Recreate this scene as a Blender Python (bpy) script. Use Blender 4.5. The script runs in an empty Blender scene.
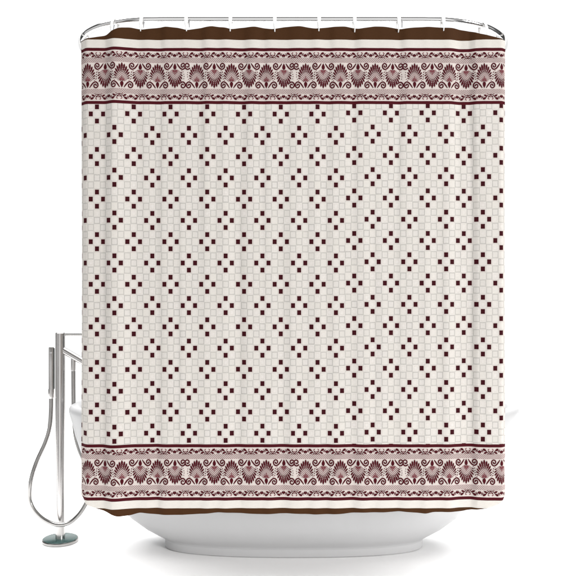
import bpy, bmesh, math, random
from mathutils import Vector
random.seed(7)
S = bpy.context.scene
COL = S.collection

# ------------------------------------------------------------------ camera
F = 790.0                      # focal length in photo pixels (576 px wide)
EYE = 1.18
HOR = 275.0
cam = bpy.data.cameras.new('camera'); co = bpy.data.objects.new('camera', cam); COL.objects.link(co)
co.location = (0, 0, EYE); co.rotation_euler = (math.radians(90), 0, 0)
cam.lens = F / 576 * 36; cam.sensor_width = 36; cam.shift_y = (HOR - 288) / 576
cam.clip_end = 200; cam.clip_start = 0.05
S.camera = co
S.view_settings.view_transform = 'Standard'; S.view_settings.look = 'None'
S.view_settings.exposure = 0.3; S.view_settings.gamma = 1

# ------------------------------------------------------------------ node maths helper
class NX:
    def __init__(s, t, sock): s.t = t; s.s = sock
    def _m(s, op, *a):
        n = s.t.nodes.new('ShaderNodeMath'); n.operation = op
        for i, v in enumerate((s,) + a):
            if isinstance(v, NX): s.t.links.new(v.s, n.inputs[i])
            else: n.inputs[i].default_value = v
        return NX(s.t, n.outputs[0])
    def __add__(s, o): return s._m('ADD', o)
    def __sub__(s, o): return s._m('SUBTRACT', o)
    def __mul__(s, o): return s._m('MULTIPLY', o)
    def __truediv__(s, o): return s._m('DIVIDE', o)
    def lt(s, o): return s._m('LESS_THAN', o)
    def gt(s, o): return s._m('GREATER_THAN', o)
    def mod(s, o): return s._m('FLOORED_MODULO', o)
    def abs(s): return s._m('ABSOLUTE')
    def round(s): return s._m('ROUND')
    def sin(s): return s._m('SINE')
    def max(s, o): return s._m('MAXIMUM', o)
    def min(s, o): return s._m('MINIMUM', o)
    def inv(s): return (s * -1.0) + 1.0
    def band(s, a, b): return s.gt(a) * s.lt(b)
def ramp(t, x, a, b, c0=0.0, c1=1.0):
    n = t.nodes.new('ShaderNodeMapRange'); n.interpolation_type = 'SMOOTHSTEP'
    t.links.new(x.s, n.inputs[0])
    for i, v in enumerate((a, b, c0, c1)): n.inputs[i + 1].default_value = v
    return NX(t, n.outputs[0])
def mixc(t, fac, a, b):
    n = t.nodes.new('ShaderNodeMix'); n.data_type = 'RGBA'; n.clamp_factor = True
    if isinstance(fac, NX): t.links.new(fac.s, n.inputs[0])
    else: n.inputs[0].default_value = fac
    for i, v in ((6, a), (7, b)):
        if isinstance(v, tuple): n.inputs[i].default_value = (*v, 1)
        else: t.links.new(v, n.inputs[i])
    return n.outputs[2]
def noise(t, vec, scale, detail=2.0, out=0):
    n = t.nodes.new('ShaderNodeTexNoise'); n.inputs['Scale'].default_value = scale; n.inputs['Detail'].default_value = detail
    if vec is not None: t.links.new(vec, n.inputs['Vector'])
    return NX(t, n.outputs[out])

# ------------------------------------------------------------------ world: white backdrop, added light patches overhead and around, dim sides
W = bpy.data.worlds.new('World'); S.world = W; W.use_nodes = True
t = W.node_tree; bg = t.nodes['Background']
tc = t.nodes.new('ShaderNodeTexCoord'); sp = t.nodes.new('ShaderNodeSeparateXYZ'); t.links.new(tc.outputs['Generated'], sp.inputs[0])
X, Y, Z = (NX(t, sp.outputs[i]) for i in range(3))
back = (ramp(t, Y, 0.84, 0.88)).max(ramp(t, Y, .60, .68) * ramp(t, Z.abs(), .44, .38))                       # white backdrop
top = ramp(t, Z, 0.70, 0.80)                        # unseen bright patch added overhead to whiten the floor
front = ramp(t, Y, -0.05, -0.25)                    # dim fill light added behind the camera
left_fill = ramp(t, X, -0.45, -0.62) * ramp(t, Y, 0.25, 0.05)  # side fills added to the world, no real sources there
right_fill = ramp(t, X, 0.45, 0.62) * ramp(t, Y, 0.25, 0.05)
strip = front * ramp(t, Z, -.78, -.70) * ramp(t, Z, .0, -.10) * ramp(t, X.abs(), .42, .32)     # low glow added behind the camera so the rod mirrors white
top = top * ramp(t, Y, .58, .48) * ramp(t, Y, -.34, -.22)
L = (front * (ramp(t, Z, -.08, 0.0) * ramp(t, Z, .42, .26) * 0.62 + 0.10) + 0.07).max(left_fill * ramp(t, Z, .45, .3) * 0.55).max(right_fill * 0.12).max(strip * 1.12).max(top * 6.8).max(back * 0.9)
t.links.new(L.s, bg.inputs['Strength']); bg.inputs['Color'].default_value = (1, 1, 1, 1)

# one large soft lamp far to the right, raking across the folds
ld = bpy.data.lights.new('side_softbox', 'AREA'); ld.shape = 'RECTANGLE'; ld.size = 2.2; ld.size_y = 3.2; ld.energy = 690; ld.color = (1, .99, .98)
lo = bpy.data.objects.new('side_softbox', ld); COL.objects.link(lo); lo.location = (7.0, -4.1, 2.8)
lo.rotation_euler = (Vector((0, 3, 1.2)) - lo.location).to_track_quat('-Z', 'Y').to_euler()

# ------------------------------------------------------------------ materials
def material(name):
    m = bpy.data.materials.new(name); m.use_nodes = True
    return m, m.node_tree, m.node_tree.nodes['Principled BSDF']
def simple(name, col, rough=.5, metal=0.0, coat=0.0, var=0.0, vscale=30):
    m, t, b = material(name)
    b.inputs['Roughness'].default_value = rough; b.inputs['Metallic'].default_value = metal
    b.inputs['Coat Weight'].default_value = coat; b.inputs['Coat Roughness'].default_value = .05
    tcn = t.nodes.new('ShaderNodeTexCoord')
    n = noise(t, tcn.outputs['Object'], vscale, 3)
    c = mixc(t, ramp(t, n, .3, .7) * 1.0, tuple(x * (1 - var) for x in col), col)
    t.links.new(c, b.inputs['Base Color'])
    r = ramp(t, n, .3, .7, rough * .85, rough * 1.1); t.links.new(r.s, b.inputs['Roughness'])
    return m
M_CHROME = simple('polished_chrome', (.68, .675, .67), .07, 1.0, var=.04, vscale=8)
M_STEEL = simple('satin_nickel', (.50, .485, .475), .22, 1.0, var=.05, vscale=10)
M_HOSE = simple('hose_metal', (.37, .36, .35), .2, 1.0, var=.05, vscale=40)
M_TEAL = simple('teal_reflection', (.040, .088, .082), .25, 0.0, .3, var=.25, vscale=25)  # teal colour stands in for a reflection on the base plate
M_TUB = simple('white_acrylic', (.425, .425, .428), .38, 0.0, .08, var=.01, vscale=4)
M_RING = simple('white_plastic', (.93, .93, .92), .35, var=.02)
M_PIN = simple('grey_pin_metal', (.30, .30, .31), .3, 1.0)
M_SLOT = simple('dark_rubber', (.05, .055, .05), .5)
M_TUB.node_tree.nodes['Principled BSDF'].inputs['Specular IOR Level'].default_value = .3
M_FLOOR = simple('white_studio_floor', (.96, .96, .96), .9, var=.01)

CREAM = (.618, .593, .561)
RED = (.056, .0020, .006)
BROWN = (.050, .0190, .0052)
def cloth_common(t, b, colour):
    b.inputs['Roughness'].default_value = .75
    b.inputs['Specular IOR Level'].default_value = .12
    uv = t.nodes.new('ShaderNodeTexCoord').outputs['UV']
    s = t.nodes.new('ShaderNodeSeparateXYZ'); t.links.new(uv, s.inputs[0])
    u, v = NX(t, s.outputs[0]), NX(t, s.outputs[1])
    weave = (u * 9.0).sin() * (v * 9.0).sin()
    nz = noise(t, uv, .9, 3)
    # slubs of the woven polyester: fine streaks across and down
    mp = t.nodes.new('ShaderNodeMapping'); mp.inputs['Scale'].default_value = (.25, 2.2, 1); t.links.new(uv, mp.inputs[0])
    slub = noise(t, mp.outputs[0], 1.0, 2)
    h = weave * .25 + nz * .7 + slub * .5
    bp = t.nodes.new('ShaderNodeBump'); bp.inputs['Strength'].default_value = .22; bp.inputs['Distance'].default_value = .0012
    t.links.new(h.s, bp.inputs['Height']); t.links.new(bp.outputs[0], b.inputs['Normal'])
    f = ramp(t, slub, .3, .7, .94, 1.0) * ramp(t, nz, .3, .7, .965, 1.0)
    n = t.nodes.new('ShaderNodeVectorMath'); n.operation = 'SCALE'
    if isinstance(colour, tuple): n.inputs[0].default_value = colour
    else: t.links.new(colour, n.inputs[0])
    t.links.new(f.s, n.inputs['Scale']); t.links.new(n.outputs[0], b.inputs['Base Color'])
def cloth(name, col):
    m, t, b = material(name); cloth_common(t, b, col); return m
M_RED = cloth('dark_red_print', RED)
M_MAUVE = cloth('mauve_print', (.155, .036, .045))
M_BROWN = cloth('brown_cloth', BROWN)

def stipple_colour(t, u, v):
    a = (u * 3.1).sin() * (v * 3.3 + (u * .9).sin() * .5).sin()
    return mixc(t, ramp(t, a, -.4, .4), (.50, .435, .405), (.165, .082, .088))
m, t, b = material('stipple_print')
uvn = t.nodes.new('ShaderNodeTexCoord').outputs['UV']; s_ = t.nodes.new('ShaderNodeSeparateXYZ'); t.links.new(uvn, s_.inputs[0])
cloth_common(t, b, stipple_colour(t, NX(t, s_.outputs[0]), NX(t, s_.outputs[1])))
M_STIP = m

# the woven-look tile print of the main panel, in print units (u across, v down)
m, t, b = material('tile_print_cloth')
uvn = t.nodes.new('ShaderNodeTexCoord').outputs['UV']; s_ = t.nodes.new('ShaderNodeSeparateXYZ'); t.links.new(uvn, s_.inputs[0])
u, v = NX(t, s_.outputs[0]), NX(t, s_.outputs[1])
CW, CH = 6.129, 7.1
wob1 = noise(t, uvn, .55, 2); wob2 = noise(t, uvn, .43, 2)
a = (u - 96.9) / CW
bb = (v - 149.4 + u.gt(345.0) * 1.2) / CH
i, j = a.round(), bb.round()
fi, fj = (a - i).abs() * CW, (bb - j).abs() * CH
def wrap(x, c): return ((x - c + 3.0).mod(6.0) - 3.0).abs()
D1 = (wrap(i, 0.0) + wrap(j, 1.0) - 1.0).abs().lt(.5)
D2 = (wrap(i, 3.0) + wrap(j, 4.0) - 1.0).abs().lt(.5)
D = D1.max(D2)
zone = v.band(104.0, 444.5)
red_sq = D * fi.lt(2.02) * fj.lt(2.42) * zone
even = (i + j).mod(2.0).lt(.5)
# random value per cell
cb = t.nodes.new('ShaderNodeCombineXYZ'); t.links.new(i.s, cb.inputs[0]); t.links.new(j.s, cb.inputs[1])
wn = t.nodes.new('ShaderNodeTexWhiteNoise'); wn.noise_dimensions = '2D'; t.links.new(cb.outputs[0], wn.inputs[0])
cell = NX(t, wn.outputs['Value'])
wx = (wob1 - .5) * 1.1; wy = (wob2 - .5) * 1.1
q = ((fi + wx * .5) / 2.75).max((fj + wy * .5) / 3.05)
outline = (ramp(t, q, .80, .91) * ramp(t, q, 1.11, .98)) * even * D.inv() * zone * (cell * .3 + .7)
# faint inner rings in the other cells
q2 = ((fi + wy) / 1.7).max((fj + wx) / 2.1)
inner = (ramp(t, q2, .7, .95) * ramp(t, q2, 1.25, 1.0)) * even.inv() * zone * cell * .35
base = mixc(t, cell * zone, (CREAM[0]*.985, CREAM[1]*.975, CREAM[2]*.955), (CREAM[0]*1.02, CREAM[1]*1.01, CREAM[2]*1.01))
grid = ((fi - CW / 2).abs().lt(.30)).max((fj - CH / 2).abs().lt(.32)) * zone
base = mixc(t, grid * .55, base, (.40, .38, .355))
base = mixc(t, even * D.inv() * zone * q.lt(1.0) * .25, base, (.50, .48, .45))
base = mixc(t, outline * .80, base, (.335, .32, .295))
base = mixc(t, inner, base, (.44, .40, .34))
base = mixc(t, D * fi.lt(2.55) * fj.lt(3.0) * zone * .5, base, (.50, .40, .37))
base = mixc(t, red_sq, base, (.036, .0014, .0045))
w = v - v.gt(300.0) * 396.6
stripes = w.band(47.8, 50.9).max(w.band(100.9, 104.0))
pinkish = w.band(50.9, 100.9)
base = mixc(t, pinkish * .7, base, (.56, .485, .455))
edge = (noise(t, uvn, 1.4, 1) - .5) * 1.2
stipz = (w + edge).band(57.6, 62.3).max((w + edge).band(89.3, 93.8))
stip = stipple_colour(t, u, v)
base = mixc(t, stipz * .85, base, stip)
base = mixc(t, (w.band(88.9, 89.4).max(w.band(62.1, 62.6))) * .55, base, (.27, .15, .16))
base = mixc(t, (w.band(51.6, 57.6).max(w.band(93.8, 99.8))) * ramp(t, (u * 3.1).sin() * (v * 3.4).sin(), 0.1, .6) * .45, base, (.34, .24, .235))
base = mixc(t, stripes, base, RED)
cloth_common(t, b, base)
M_TILE = m

# ------------------------------------------------------------------ object helpers
def world_of(o):
    return (world_of(o.parent) @ o.matrix_basis) if o.parent else o.matrix_basis.copy()
def link(name, bm, mats, parent=None, smooth=True):
    me = bpy.data.meshes.new(name); bm.to_mesh(me); bm.free()
    for mm in (mats if isinstance(mats, list) else [mats]): me.materials.append(mm)
    if smooth:
        for p in me.polygons: p.use_smooth = True
        try: me.set_sharp_from_angle(angle=math.radians(38))
        except Exception: pass
    o = bpy.data.objects.new(name, me); COL.objects.link(o)
    if parent: o.parent = parent; o.matrix_parent_inverse.identity(); me.transform(world_of(parent).inverted())
    return o
def thing(name, loc, label, cat, group=None):
    o = bpy.data.objects.new(name, None); COL.objects.link(o); o.location = loc
    o.empty_display_size = .05
    o['label'] = label; o['category'] = cat
    if group: o['group'] = group
    return o
def tube(bm, pts, r, seg=20, cap=True, sx=1.0):
    """swept round tube, radius r or list of radii, mostly in a vertical plane"""
    P = [Vector(p) for p in pts]; n = len(P)
    R = r if isinstance(r, (list, tuple)) else [r] * n
    rings = []; up = None
    for k in range(n):
        d = (P[min(k + 1, n - 1)] - P[max(k - 1, 0)]).normalized()
        if up is None:
            up = Vector((0, 0, 1)) if abs(d.z) < .9 else Vector((0, 1, 0))
        up = (up - d * up.dot(d)).normalized(); side = d.cross(up)
        rings.append([bm.verts.new(P[k] + (side * math.cos(q) * sx + up * math.sin(q)) * R[k])
                      for q in [2 * math.pi * a / seg for a in range(seg)]])
    for k in range(n - 1):
        for a in range(seg):
            bm.faces.new((rings[k][a], rings[k][(a + 1) % seg], rings[k + 1][(a + 1) % seg], rings[k + 1][a]))
    if cap:
        bm.faces.new(rings[0]); bm.faces.new(rings[-1])
    bmesh.ops.recalc_face_normals(bm, faces=bm.faces)
def catmull(pts, n=10):
    P = [Vector(p) for p in pts]; P = [P[0] * 2 - P[1]] + P + [P[-1] * 2 - P[-2]]; out = []
    for k in range(1, len(P) - 2):
        for s in range(n):
            q = s / n; p0, p1, p2, p3 = P[k - 1:k + 3]
            out.append(.5 * ((2 * p1) + (p2 - p0) * q + (2 * p0 - 5 * p1 + 4 * p2 - p3) * q * q + (3 * p1 - p0 - 3 * p2 + p3) * q ** 3))
    out.append(P[-2]); return out
def lathe(bm, prof, cx, cy, seg=64):
    rings = [[bm.verts.new((cx + r * math.cos(2*math.pi*a/seg), cy + r * math.sin(2*math.pi*a/seg), z)) for a in range(seg)] for r, z in prof]
    for k in range(len(rings) - 1):
        for a in range(seg):
            bm.faces.new((rings[k][a], rings[k][(a+1) % seg], rings[k+1][(a+1) % seg], rings[k+1][a]))
    bm.faces.new(rings[0]); bm.faces.new(rings[-1])
    bmesh.ops.recalc_face_normals(bm, faces=bm.faces)
def at(px, py, d):              # a point seen at photo pixel (px,py), d metres away
    return Vector(((px - 288) * d / F, d, EYE - (py - HOR) * d / F))

# ------------------------------------------------------------------ floor
bm = bmesh.new()
vs = [bm.verts.new(p) for p in ((-3.2, 2.6, 0), (2.7, 2.6, 0), (2.7, 6.2, 0), (-3.2, 6.2, 0))]; bm.faces.new(vs)
o = link('floor', bm, M_FLOOR, smooth=False); o['kind'] = 'structure'

# ------------------------------------------------------------------ curtain surface
D0 = 2.97; PX = F / D0          # print scale: PX print units per metre of cloth
def sstep(a, b, x):
    q = min(1, max(0, (x - a) / (b - a))); return q * q * (3 - 2 * q)
# soft folds: centre, depth, reach to the left and right
VALLEYS = [(137, 0.0014, 4.6, 6.6), (157, 0.0037, 11.5, 4.8), (178, 0.0018, 8.0, 3.8), (199, 0.0030, 10.3, 4.8), (217, 0.0014, 6.9, 4.8), (240, 0.0040, 11.5, 5.7), (262, 0.0019, 9.2, 4.8), (285, 0.0029, 10.3, 5.7),
           (308, 0.0016, 8.0, 4.8), (327, 0.0027, 10.3, 4.8), (352, 0.0035, 11.5, 5.7), (375, 0.0018, 8.0, 4.8), (397, 0.0032, 10.3, 4.8), (420, 0.0016, 8.0, 4.8), (441, 0.0026, 9.2, 5.7), (458, 0.0018, 5.8, 4.8)]
def fold(u, v):
    """how far the cloth stands behind its front plane, metres"""
    q = (v - 27) / 488
    wn = 2.0 * math.sin(v * .011 + 1.0) + 1.2 * math.sin(v * .023)
    d = 0.0
    # outer rolls at both sides, each with a crease on its inner side
    x = u - (112.5 + .4 * wn)                     # sinks back, then comes forward in one steep turn
    d -= .0165 * (sstep(-9.5, 1, x) if x < 1 else 1 - sstep(1, 22, x))
    d += .0020 * math.exp(-((x + 11.0) / 4.0) ** 2)
    x = u - (470.5 - .5 * wn)
    d += .0170 * (sstep(-26, 0, x) if x < 0 else 1 - .72 * sstep(0, 8, x) - .28 * sstep(4, 19, x))
    d += .028 * (1 - sstep(79, 90, u)) ** 2 + .016 * sstep(499, 507, u) ** 2
    # soft folds between the rings
    m = sstep(118, 150, u) * (1 - sstep(440, 472, u))
    for k, (c, am, wl, wr) in enumerate(VALLEYS):
        x = u - c - wn * (.6 + .25 * math.sin(k * 1.7))
        e = math.exp(-(x / (wl if x < 0 else wr)) ** 2)
        d += 2.0 * am * e * (1 - .15 * q + .15 * math.sin(v * .012 + k * 2.1))
    d += m * .0010 * math.sin(u * .049 + .7) + m * .0007 * math.cos(u * .23 + 1.3 * math.sin(u * .031 + v * .004))
    # small drapery ripples
    d += .0004 * math.sin(u * .41 + 1.5 * math.sin(v * .013)) + .0003 * math.sin(u * .19 + v * .021) + .0004*math.sin(v*.05+u*.02)*sstep(0,1,q)
    return d
def surf(u, v, off=0.0):
    return Vector(((u - 288) / PX, D0 + fold(u, v) - off, EYE - (v - HOR) / PX))
def interp(tab, x):
    if x <= tab[0][0]: return tab[0][1]
    for (a, p), (c, q) in zip(tab, tab[1:]):
        if x <= c:
            s = (x - a) / (c - a); return p + (q - p) * s
    return tab[-1][1]
TOP = [(78, 39.3), (88.8, 38), (100, 36.3), (106.5, 35.3), (111.7, 32), (120, 28.6), (130, 27.6), (142, 29.2), (150, 28.2), (165, 26.3), (178, 27.6), (187, 30),
       (198, 28), (212, 26), (226, 27.6), (231, 29), (240, 27.4), (255, 26.4), (272, 29), (285, 26.6), (300, 25.9), (316, 28.6), (330, 26.8), (345, 26.2),
       (359, 28.6), (375, 26.2), (386, 26.6), (401, 28.7), (415, 27.2), (430, 26.6), (443, 27.4), (455, 27.6), (470, 30), (480.4, 33.4), (496, 37), (504, 39.3), (506, 39.4)]
BOT = [(80, 508.5), (96.5, 508.6), (108.6, 512.2), (118.3, 515.8), (130, 515.2), (140, 512.8), (157, 515), (180, 515), (200, 514), (220, 512.4), (240, 513.4),
       (262, 514.4), (290, 513.6), (315, 514.6), (340, 514.2), (360, 512.6), (385, 512.6), (400, 511.6), (426, 513.8), (433, 512.2), (460, 512.3), (480, 509.8), (487, 508.5), (506, 508.5)]
PBOT = [(78.5, 496.5), (81.5, 499), (84, 503), (87.3, 505.4), (96.5, 508.4), (487, 508.4), (492, 507), (499, 504), (503.5, 500.5), (505, 498), (506, 497)]
def smooth_tab(tab, u, k=2.2): return (interp(tab, u - k) + interp(tab, u) * 2 + interp(tab, u + k)) / 4
def side_in(v): # cloth is a touch narrower half way down
    return .9 * math.sin(max(0, min(1, (v - 39) / 460)) * math.pi)
U0, U1, NC = 79.2, 506.4, 640
def strip(name, vt, vb, rows, mats, parent, thick=.0016, extra=None):
    bm = bmesh.new(); uvl = bm.loops.layers.uv.new('UVMap')
    layers = []; UV = {}
    for off in (0, -thick):
        g = []
        for c in range(NC + 1):
            u = U0 + (U1 - U0) * c / NC; a, z = vt(u), vb(u)
            col = []
            for r in range(rows + 1):
                vv = a + (z - a) * r / rows
                un = 293 + (u - 293) * (1 - side_in(vv) / 212)
                vert = bm.verts.new(surf(un, vv, off)); UV[vert] = (un, vv); col.append(vert)
            g.append(col)
        layers.append(g)
    A, B = layers
    for c in range(NC):
        for r in range(rows):
            bm.faces.new((A[c][r], A[c][r+1], A[c+1][r+1], A[c+1][r]))
            bm.faces.new((B[c][r], B[c+1][r], B[c+1][r+1], B[c][r+1]))
        bm.faces.new((A[c][0], A[c+1][0], B[c+1][0], B[c][0]))
        bm.faces.new((A[c][rows], B[c][rows], B[c+1][rows], A[c+1][rows]))
    for r in range(rows):
        bm.faces.new((A[0][r], B[0][r], B[0][r+1], A[0][r+1]))
        bm.faces.new((A[NC][r], A[NC][r+1], B[NC][r+1], B[NC][r]))
    if extra: extra(bm, UV)
    for f in bm.faces:
        for l in f.loops: l[uvl].uv = UV[l.vert]
    return link(name, bm, mats, parent)

# --- printed ornament: thin printed shapes lying on the cloth (part of the panel's mesh)
OFF = .0012
def put(bm, UV, pts, mi, off=OFF):
    pts = [p for p in pts]
    if len(pts) == 4 and max(p[0] for p in pts) - min(p[0] for p in pts) > 1.0:      # follow the cloth
        n = int((max(p[0] for p in pts) - min(p[0] for p in pts)) / .9) + 1
        P = [Vector((p[0], p[1])) for p in pts]
        a, b, c, d = P                       # a-b is the side to split when it is the wide one
        if abs(b.x - a.x) + abs(c.x - d.x) < abs(c.x - b.x) + abs(d.x - a.x): a, b, c, d = b, c, d, a
        for k in range(n):
            q, w_ = k / n, (k + 1) / n
            put1(bm, UV, [tuple(a.lerp(b, q)), tuple(a.lerp(b, w_)), tuple(d.lerp(c, w_)), tuple(d.lerp(c, q))], mi, off)
        return
    put1(bm, UV, pts, mi, off)
def put1(bm, UV, pts, mi, off):
    if any(p[0] < 80.2 or p[0] > 505.6 for p in pts): return
    vs = []
    for p in pts:
        vert = bm.verts.new(surf(p[0], p[1], off)); UV[vert] = p; vs.append(vert)
    try: f = bm.faces.new(vs)
    except ValueError: return
    # faces must look at the viewer (-y)
    f.normal_update()
    if f.normal.y > 0: f.normal_flip()
    f.material_index = mi
def ribbon(bm, UV, line, wd, mi, T):
    """tapered ribbon; wd = function of 0..1"""
    L = [Vector((p[0], p[1])) for p in line]; n = len(L); E = []
    for k in range(n):
        d = (L[min(k+1, n-1)] - L[max(k-1, 0)]).normalized(); nrm = Vector((-d.y, d.x)) * wd(k / (n - 1)) / 2
        E.append((T(L[k] + nrm), T(L[k] - nrm)))
    for k in range(n - 1):
        put(bm, UV, [E[k][0], E[k+1][0], E[k+1][1], E[k][1]], mi)
def leaf(bm, UV, p, q, wd, mi, T, fat=.4):
    n = 6
    line = [(p[0] + (q[0]-p[0]) * k / n, p[1] + (q[1]-p[1]) * k / n) for k in range(n + 1)]
    ribbon(bm, UV, line, lambda s: wd * max(.06, math.sin(math.pi * min(1, max(0, s ** (math.log(.5) / math.log(fat)))))), mi, T)
def blob(bm, UV, c, rx, ry, mi, T, n=10, off=OFF):
    put(bm, UV, [T(Vector((c[0] + rx * math.cos(2*math.pi*k/n), c[1] + ry * math.sin(2*math.pi*k/n)))) for k in range(n)], mi, off)
TIPS = [(0, 0), (-2.6, 1.3), (-4.7, 3.5), (-6.4, 6.2), (-7.4, 9.2), (-7.8, 12.2), (-7.5, 15.0)]
BASES = [(0, 9.6), (-1.1, 9.8), (-2.2, 10.5), (-3.2, 11.6), (-4.1, 13.0), (-4.8, 14.6), (-5.2, 16.4)]
WID = [2.1, 2.0, 1.9, 1.7, 1.5, 1.25, 1.0]
SCROLL = [(-2.0, 25.0), (-3.5, 22.6), (-5.6, 20.0), (-8.0, 19.0), (-10.0, 20.6), (-10.2, 23.2), (-8.4, 24.9), (-6.5, 23.9), (-6.5, 21.9), (-7.9, 21.2), (-8.6, 22.4)]
SC = catmull([(x, y, 0) for x, y in SCROLL], 5)
def palmette(bm, UV, cx, base, flip, only_scroll=0):
    def mk(mx):
        def T(p):
            y = p[1] if not flip else 25.4 - p[1]
            return (cx + p[0] * mx, base + 62.9 + y)
        return T
    if only_scroll:       # where the print repeats: a lone scroll closing the gap
        ribbon(bm, UV, SC[9:], lambda q: 1.35 - .2 * q, 1, mk(only_scroll))
        return
    T = mk(1)
    # stippled heart of the palmette, in thin slices
    outl = [(0, 6.4), (2.0, 7.4), (3.6, 9.3), (4.9, 11.8), (5.6, 14.2), (5.2, 16.6), (3.8, 18.2), (2.2, 19.0)]
    for (xa, ya), (xb, yb) in zip(outl, outl[1:]):
        n = 4
        for k in range(n):
            a0, a1 = -1 + 2 * k / n, -1 + 2 * (k + 1) / n
            put(bm, UV, [T((xa*a0, ya)), T((xa*a1, ya)), T((xb*a1, yb)), T((xb*a0, yb))] if xa > 0 else [T((0, ya)), T((xb*a1, yb)), T((xb*a0, yb))], 3, OFF * .6)
    for s in (1, -1):
        T = mk(s)
        for k in range(7):
            if k == 0 and s < 0: continue
            leaf(bm, UV, TIPS[k], BASES[k], WID[k], 1, T, .38)
            if k:   # pink half-tone between the outer petals
                tm = ((TIPS[k][0] + TIPS[k-1][0]) / 2 * .93, (TIPS[k][1] + TIPS[k-1][1]) / 2 + .9)
                bmid = ((BASES[k][0] + BASES[k-1][0]) / 2 * .9, (BASES[k][1] + BASES[k-1][1]) / 2 + .3)
                leaf(bm, UV, tm, bmid, .75, 3, T, .6)
        ribbon(bm, UV, SC, lambda q: 1.35 - .2 * q if q > .1 else .7 + 6 * q, 1, T)
        blob(bm, UV, (SC[-1].x, SC[-1].y), .75, .75, 1, T, 8)
        # small inner palmette
        for tx, ty, wd in ((1.6, 14.6, .8), (2.7, 15.9, .75), (3.2, 17.5, .7)):
            leaf(bm, UV, (tx, ty), (.35, 18.4), wd, 2, T, .45)
        for dx, dy in ((-8.9, 9.6), (-9.2, 11.8), (-9.0, 14.0), (-8.2, 16.4), (-6.9, 17.6)):
            blob(bm, UV, (dx, dy), .42, .55, 1 if dy < 15 else 2, T, 6)
    T = mk(1)
    leaf(bm, UV, (0, 13.0), (0, 18.6), .95, 2, T, .4)
    leaf(bm, UV, (0, 18.6), (0, 25.2), 3.3, 1, T, .36)
def vine(bm, UV, cx, base, flip):
    for s in (1, -1):
        def T(p, s=s):
            y = p[1] if not flip else 151.8 - p[1]
            return (cx + p[0] * s, base + y)
        stem = catmull([(0.4, 57.0, 0), (2.2, 54.6, 0), (4.2, 53.2, 0), (6.3, 54.4, 0), (8.2, 56.6, 0), (9.8, 57.4, 0), (10.9, 56.8, 0)], 4)
        ribbon(bm, UV, stem, lambda q: .7, 1, T)
        leaf(bm, UV, (3.2, 52.3), (6.9, 54.8), 2.2, 1, T)
        leaf(bm, UV, (7.4, 55.4), (4.0, 57.2), 2.0, 1, T, .5)
        leaf(bm, UV, (2.6, 56.0), (3.8, 54.2), .9, 2, T, .5)
        leaf(bm, UV, (8.6, 54.0), (9.6, 56.2), 1.3, 1, T, .5)
        leaf(bm, UV, (10.7, 54.4), (9.9, 56.6), .7, 2, T, .5)
        leaf(bm, UV, (6.9, 57.6), (8.6, 58.0), .8, 2, T, .5)
        leaf(bm, UV, (9.6, 52.2), (7.9, 54.0), 1.0, 2, T, .5)
        leaf(bm, UV, (10.9, 57.9), (10.2, 55.9), .8, 1, T, .5)
        blob(bm, UV, (1.9, 53.4), .5, .5, 2, T, 6)
        for k in range(3):
            an = math.radians(-90 + 72 * k)
            leaf(bm, UV, (0, 55.2), (1.7 * math.cos(an), 55.2 + 1.6 * math.sin(an)), 1.2, 1, T, .5)
def ornament(bm, UV):
    for base in (0, 396.6):
        for k in range(-1, 4):
            seam = 76.4 + 109.0 * k + 0
            for q in range(3):
                palmette(bm, UV, seam + 11.3 + 34.8 * q, base, False)
                palmette(bm, UV, seam + 28.9 + 34.8 * q, base, True)
            palmette(bm, UV, seam + 9.9, base, True, 1)
            palmette(bm, UV, seam - 2.1 - 8.4, base, False, -1)
        for k in range(-1, 21):
            vine(bm, UV, 87.4 + 21.8 * k, base, False)
            vine(bm, UV, 87.4 + 21.8 * k, base, True)

cur = thing('shower_curtain', (0, D0, .3), 'white fabric shower curtain with dark red tile print, palmette borders and brown hems', 'shower curtain')
strip('fabric_panel', lambda u: 39.5, lambda u: smooth_tab(PBOT, u, .6), 150, [M_TILE, M_RED, M_MAUVE, M_STIP], cur, extra=ornament)
h = strip('top_hem', lambda u: min(39.45, smooth_tab(TOP, u)), lambda u: 39.5, 8, M_BROWN, cur)
h['label'] = 'plain brown top edge of the curtain'
h = strip('bottom_hem', lambda u: smooth_tab(PBOT, u, .6), lambda u: max(smooth_tab(PBOT, u, .6) + .05, smooth_tab(BOT, u)) if 96 < u < 487.5 else smooth_tab(PBOT, u, .6) + .05, 5, M_BROWN, cur)
h['label'] = 'plain brown bottom edge of the curtain'

# ------------------------------------------------------------------ curtain rod
rod = thing('curtain_rod', (0, 2.98, 2.14), 'polished chrome bowed curtain rod running above the shower curtain', 'curtain rod')
def rodpt(px, py, d): return at(px, py, d)
RL = [(95, 66, 3.34), (82.4, 49, 3.24), (81.4, 40.5, 3.14), (85.5, 34.2, 3.085), (91.5, 30.0, 3.06), (100, 26.3, 3.035), (110, 23.4, 3.015), (125, 20.7, 2.995), (142, 19.3, 2.985), (160, 19.0, 2.98)]
RR = [(425, 19.0, 2.98), (445, 19.4, 2.985), (460, 20.8, 2.992), (473, 23.0, 3.005), (484, 26.2, 3.022), (493, 30.2, 3.045), (500, 34.8, 3.08), (504.8, 40.5, 3.14), (504.0, 49, 3.24), (492, 66, 3.34)]
path = catmull([rodpt(*p) for p in RL], 8)[:-1] + [rodpt(RL[-1][0] + (RR[0][0] - RL[-1][0]) * k / 30, 19.0, 2.98) for k in range(30)] + catmull([rodpt(*p) for p in RR], 8)
bm = bmesh.new(); tube(bm, path, .0108, 32); link('rod_tube', bm, M_CHROME, rod)
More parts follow.
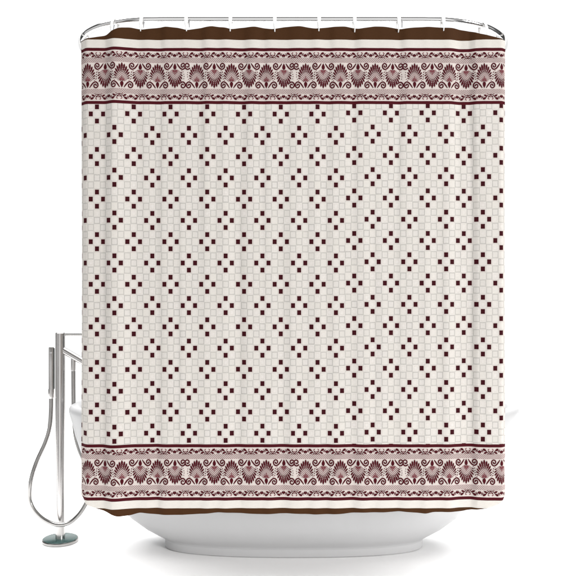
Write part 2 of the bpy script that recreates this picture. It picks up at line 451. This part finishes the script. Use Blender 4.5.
for e, (p, d) in enumerate(((path[0], path[1]), (path[-1], path[-2]))):
    bm = bmesh.new(); dr = (p - d).normalized()
    tube(bm, [p - dr * .012, p - dr * .002, p + dr * .0, p + dr * .008], [.014, .018, .027, .027], 32)
    link('end_flange', bm, M_CHROME, rod)

# ------------------------------------------------------------------ rings
def rod_at(px):
    return min(path[12:-12], key=lambda p: abs(288 + p.x * F / p.y - px))
RX = [(115, 'second', .16), (142, 'third', .08), (187, 'fourth', -.02), (231, 'fifth', .03), (273, 'sixth', .0), (316, 'seventh', .02), (358, 'eighth', -.02), (400, 'ninth', .02), (442, 'tenth', -.03), (483, 'eleventh', -.2)]
ENDS = [(84.5, 'white plastic curtain ring at the far left bend of the chrome rod', 1.0), (501, 'white plastic curtain ring at the far right bend of the chrome rod', -1.0)]
def ring(name, c, yaw, tilt, label, pin=False):
    r = thing(name, c, label, 'curtain ring', 'curtain rings along the chrome rod')
    bm = bmesh.new()
    n, seg = 40, 10; rings = []
    hz, hy = .0320, .0195; zc = -.0185
    for k in range(n):
        a = 2 * math.pi * k / n
        # pear-shaped loop: wide round the rod, narrow where it passes through the cloth
        sc = 1.0
        y0, z0 = hy * math.cos(a) * sc, zc + hz * math.sin(a)
        wdt = .0062 if z0 > -.02 else .0062 - .0040 * min(1, (-.02 - z0) / .018)
        nr = Vector((0, math.cos(a) / hy, math.sin(a) / hz)).normalized()
        rings.append([bm.verts.new(Vector((math.cos(q) * wdt, 0, 0)) + Vector((0, y0, z0)) + nr * .0021 * math.sin(q)) for q in [2*math.pi*s/seg for s in range(seg)]])
    for k in range(n):
        for s in range(seg):
            bm.faces.new((rings[k][s], rings[k][(s+1) % seg], rings[(k+1) % n][(s+1) % seg], rings[(k+1) % n][s]))
    bmesh.ops.recalc_face_normals(bm, faces=bm.faces)
    o = link('ring_loop', bm, M_RING); o.parent = r
    if pin:
      bm = bmesh.new(); tube(bm, [(.0105, -.012, -.012), (.0115, -.0165, -.020), (.0115, -.0165, -.037)], .0013, 8)
      tube(bm, [(.0115, -.0165, -.0125), (.0115, -.0165, -.0165)], .0026, 10)
      o = link('hook_pin', bm, M_PIN); o.parent = r
    r.rotation_euler = (0, tilt, yaw)
    return r
for k, (px, nm, tilt) in enumerate(RX):
    p = rod_at(px); cy = p.y
    ring('curtain_ring', (p.x, p.y, p.z + .0), -.5 * (px < 120) + .6 * (px > 480), tilt, 'white plastic curtain ring, %s from the left along the chrome rod' % nm, px in (115, 142, 187, 400))
for px, lab, yw in ENDS:
    p = rod_at(px); ring('curtain_ring', (p.x, p.y, p.z), yw * -.95, 0.1 * yw, lab)

# ------------------------------------------------------------------ bathtub
TC = (.0255, 3.45)
tub = thing('bathtub', (TC[0], TC[1], 0), 'white freestanding oval bathtub standing behind the shower curtain', 'bathtub')
def se(a, b_, n, seg=128):
    out = []
    for k in range(seg):
        q = 2 * math.pi * k / seg; c, s = math.cos(q), math.sin(q)
        out.append((a * math.copysign(abs(c) ** (2 / n), c), b_ * math.copysign(abs(s) ** (2 / n), s)))
    return out
def loft(bm, levels, seg=128):
    rings = []
    for a, b_, n, z, dz in levels:       # dz raises the two ends
        rings.append([bm.verts.new((TC[0] + x, TC[1] + y, z + dz * (abs(x) / a) ** 3)) for x, y in se(a, b_, n, seg)])
    for k in range(len(rings) - 1):
        for s in range(seg): bm.faces.new((rings[k][s], rings[k][(s+1) % seg], rings[k+1][(s+1) % seg], rings[k+1][s]))
    bm.faces.new(rings[0]); bm.faces.new(rings[-1]); bmesh.ops.recalc_face_normals(bm, faces=bm.faces)
bm = bmesh.new()
outer = [(.5606, .1601, 2.4, .0335), (.5635, .1618, 2.4, .0395), (.572, .167, 2.4, .046), (.596, .182, 2.4, .060), (.645, .212, 2.38, .088), (.715, .248, 2.35, .14), (.79, .284, 2.3, .215), (.86, .314, 2.3, .305), (.918, .345, 2.25, .407), (.945, .358, 2.25, .49), (.963, .366, 2.25, .56)]
prof = [(a, b_, n, z, 0) for a, b_, n, z in outer]
prof += [(.972, .371, 2.25, .592, .0), (.972, .371, 2.25, .606, .0), (.966, .366, 2.25, .616, .0), (.955, .357, 2.25, .621, .0), (.938, .342, 2.25, .620, .0), (.925, .330, 2.25, .612, .0),
         (.90, .31, 2.3, .56, 0), (.85, .285, 2.3, .40, 0), (.76, .25, 2.3, .22, 0), (.62, .19, 2.3, .13, 0), (.40, .12, 2.2, .105, 0)]
loft(bm, prof); link('tub_shell', bm, M_TUB, tub)
bm = bmesh.new()
loft(bm, [(.554, .154, 2.4, 0.001, 0), (.5585, .158, 2.4, .004, 0), (.5605, .160, 2.4, .020, 0), (.5605, .160, 2.4, .0333, 0)])
link('plinth', bm, M_TUB, tub)
bm = bmesh.new(); lathe(bm, [(.028, .1055), (.028, .109), (.020, .111), (.002, .111)], TC[0], TC[1], 32); link('drain', bm, M_CHROME, tub)

# ------------------------------------------------------------------ floor-standing tap
FD = 3.50
def fp(px, py, d=FD): return at(px, py, d)
fx = fp(60.3, 0).x
tap = thing('bath_tap', (fx, FD, 0), 'tall brushed metal floor-standing bath tap with a hand shower and looping hose', 'bath tap')
zt = fp(0, 332.6).z
bm = bmesh.new(); lathe(bm, [(.0208, .012), (.0208, zt - .002), (.0191, zt)], fx, FD, 48); link('column', bm, M_STEEL, tap)
bm = bmesh.new(); lathe(bm, [(.076, .0), (.0785, .003), (.0785, .011), (.0765, .0135), (.070, .0138)], fx, FD, 72); bp = link('base_plate', bm, M_HOSE, tap)
bm = bmesh.new(); lathe(bm, [(.074, .0138), (.074, .0150), (.073, .0154)], fx, FD, 72); link('plate_reflection', bm, M_TEAL, bp)  # thin added disc, its teal paints a reflection on the plate top
bm = bmesh.new(); tube(bm, [(fx + .016, FD, fp(0, 334.3).z), (fp(100, 0).x, FD, fp(0, 334.3).z)], .0072, 16); link('lever', bm, M_HOSE, tap)
bm = bmesh.new(); a0 = fp(62, 349.5); tube(bm, catmull([a0, fp(82.5, 361.5), fp(104, 374.5), fp(112, 381), fp(114, 388)], 6), .0150, 28); link('spout', bm, M_STEEL, tap)
bm = bmesh.new(); tube(bm, [fp(73.4, 355), fp(73.4, 358), fp(73.4, 369.5), fp(73.5, 371)], [.0105, .0105, .0105, .0085], 20); link('hose_connector', bm, M_STEEL, tap)
# hand shower, clipped to the left of the column
hs_x = 51.4
bm = bmesh.new(); tube(bm, [fp(hs_x, 347.2), fp(hs_x, 347.8), fp(hs_x, 389)], [.0100, .0116, .0116], 24); hsn = link('hand_shower', bm, M_STEEL, tap)
bm = bmesh.new(); tube(bm, [fp(hs_x, 352.2), fp(hs_x, 353.0)], .0119, 24); link('collar', bm, M_CHROME, hsn)
bm = bmesh.new(); tube(bm, [fp(hs_x - .2, 389), fp(hs_x - .2, 390.2), fp(hs_x - .2, 397), fp(hs_x - .2, 398.4)], [.0128, .0128, .0128, .0095], 24); link('hose_nut', bm, M_STEEL, hsn)
bm = bmesh.new(); bmesh.ops.create_cube(bm, size=1)
for vv in bm.verts: vv.co = Vector((vv.co.x * .0045, vv.co.y * .012, vv.co.z * .180)) + fp(53.9, 368.5)
link('holder', bm, M_SLOT, tap)
hose = catmull([fp(51.2, 398), fp(51, 412), fp(49.5, 428, 3.49), fp(45, 443, 3.48), fp(36.5, 462, 3.46), fp(31, 480, 3.44), fp(29.6, 497, 3.44), fp(33, 508, 3.44), fp(41, 517.3, 3.44), fp(51, 523, 3.44),
                fp(60, 524.8, 3.44), fp(70, 522.4, 3.44), fp(79, 514.5, 3.45), fp(85.5, 504.5, 3.46), fp(90.5, 493, 3.47), fp(91, 480, 3.47), fp(85, 464, 3.47), fp(78.5, 448, 3.48), fp(75, 432, 3.49), fp(73.8, 410), fp(73.5, 390), fp(73.4, 371)], 14)
bm = bmesh.new(); tube(bm, hose, .0090, 16); link('hose', bm, M_HOSE, tap)

# ------------------------------------------------------------------ render
S.render.engine = 'CYCLES'
S.cycles.max_bounces = 8
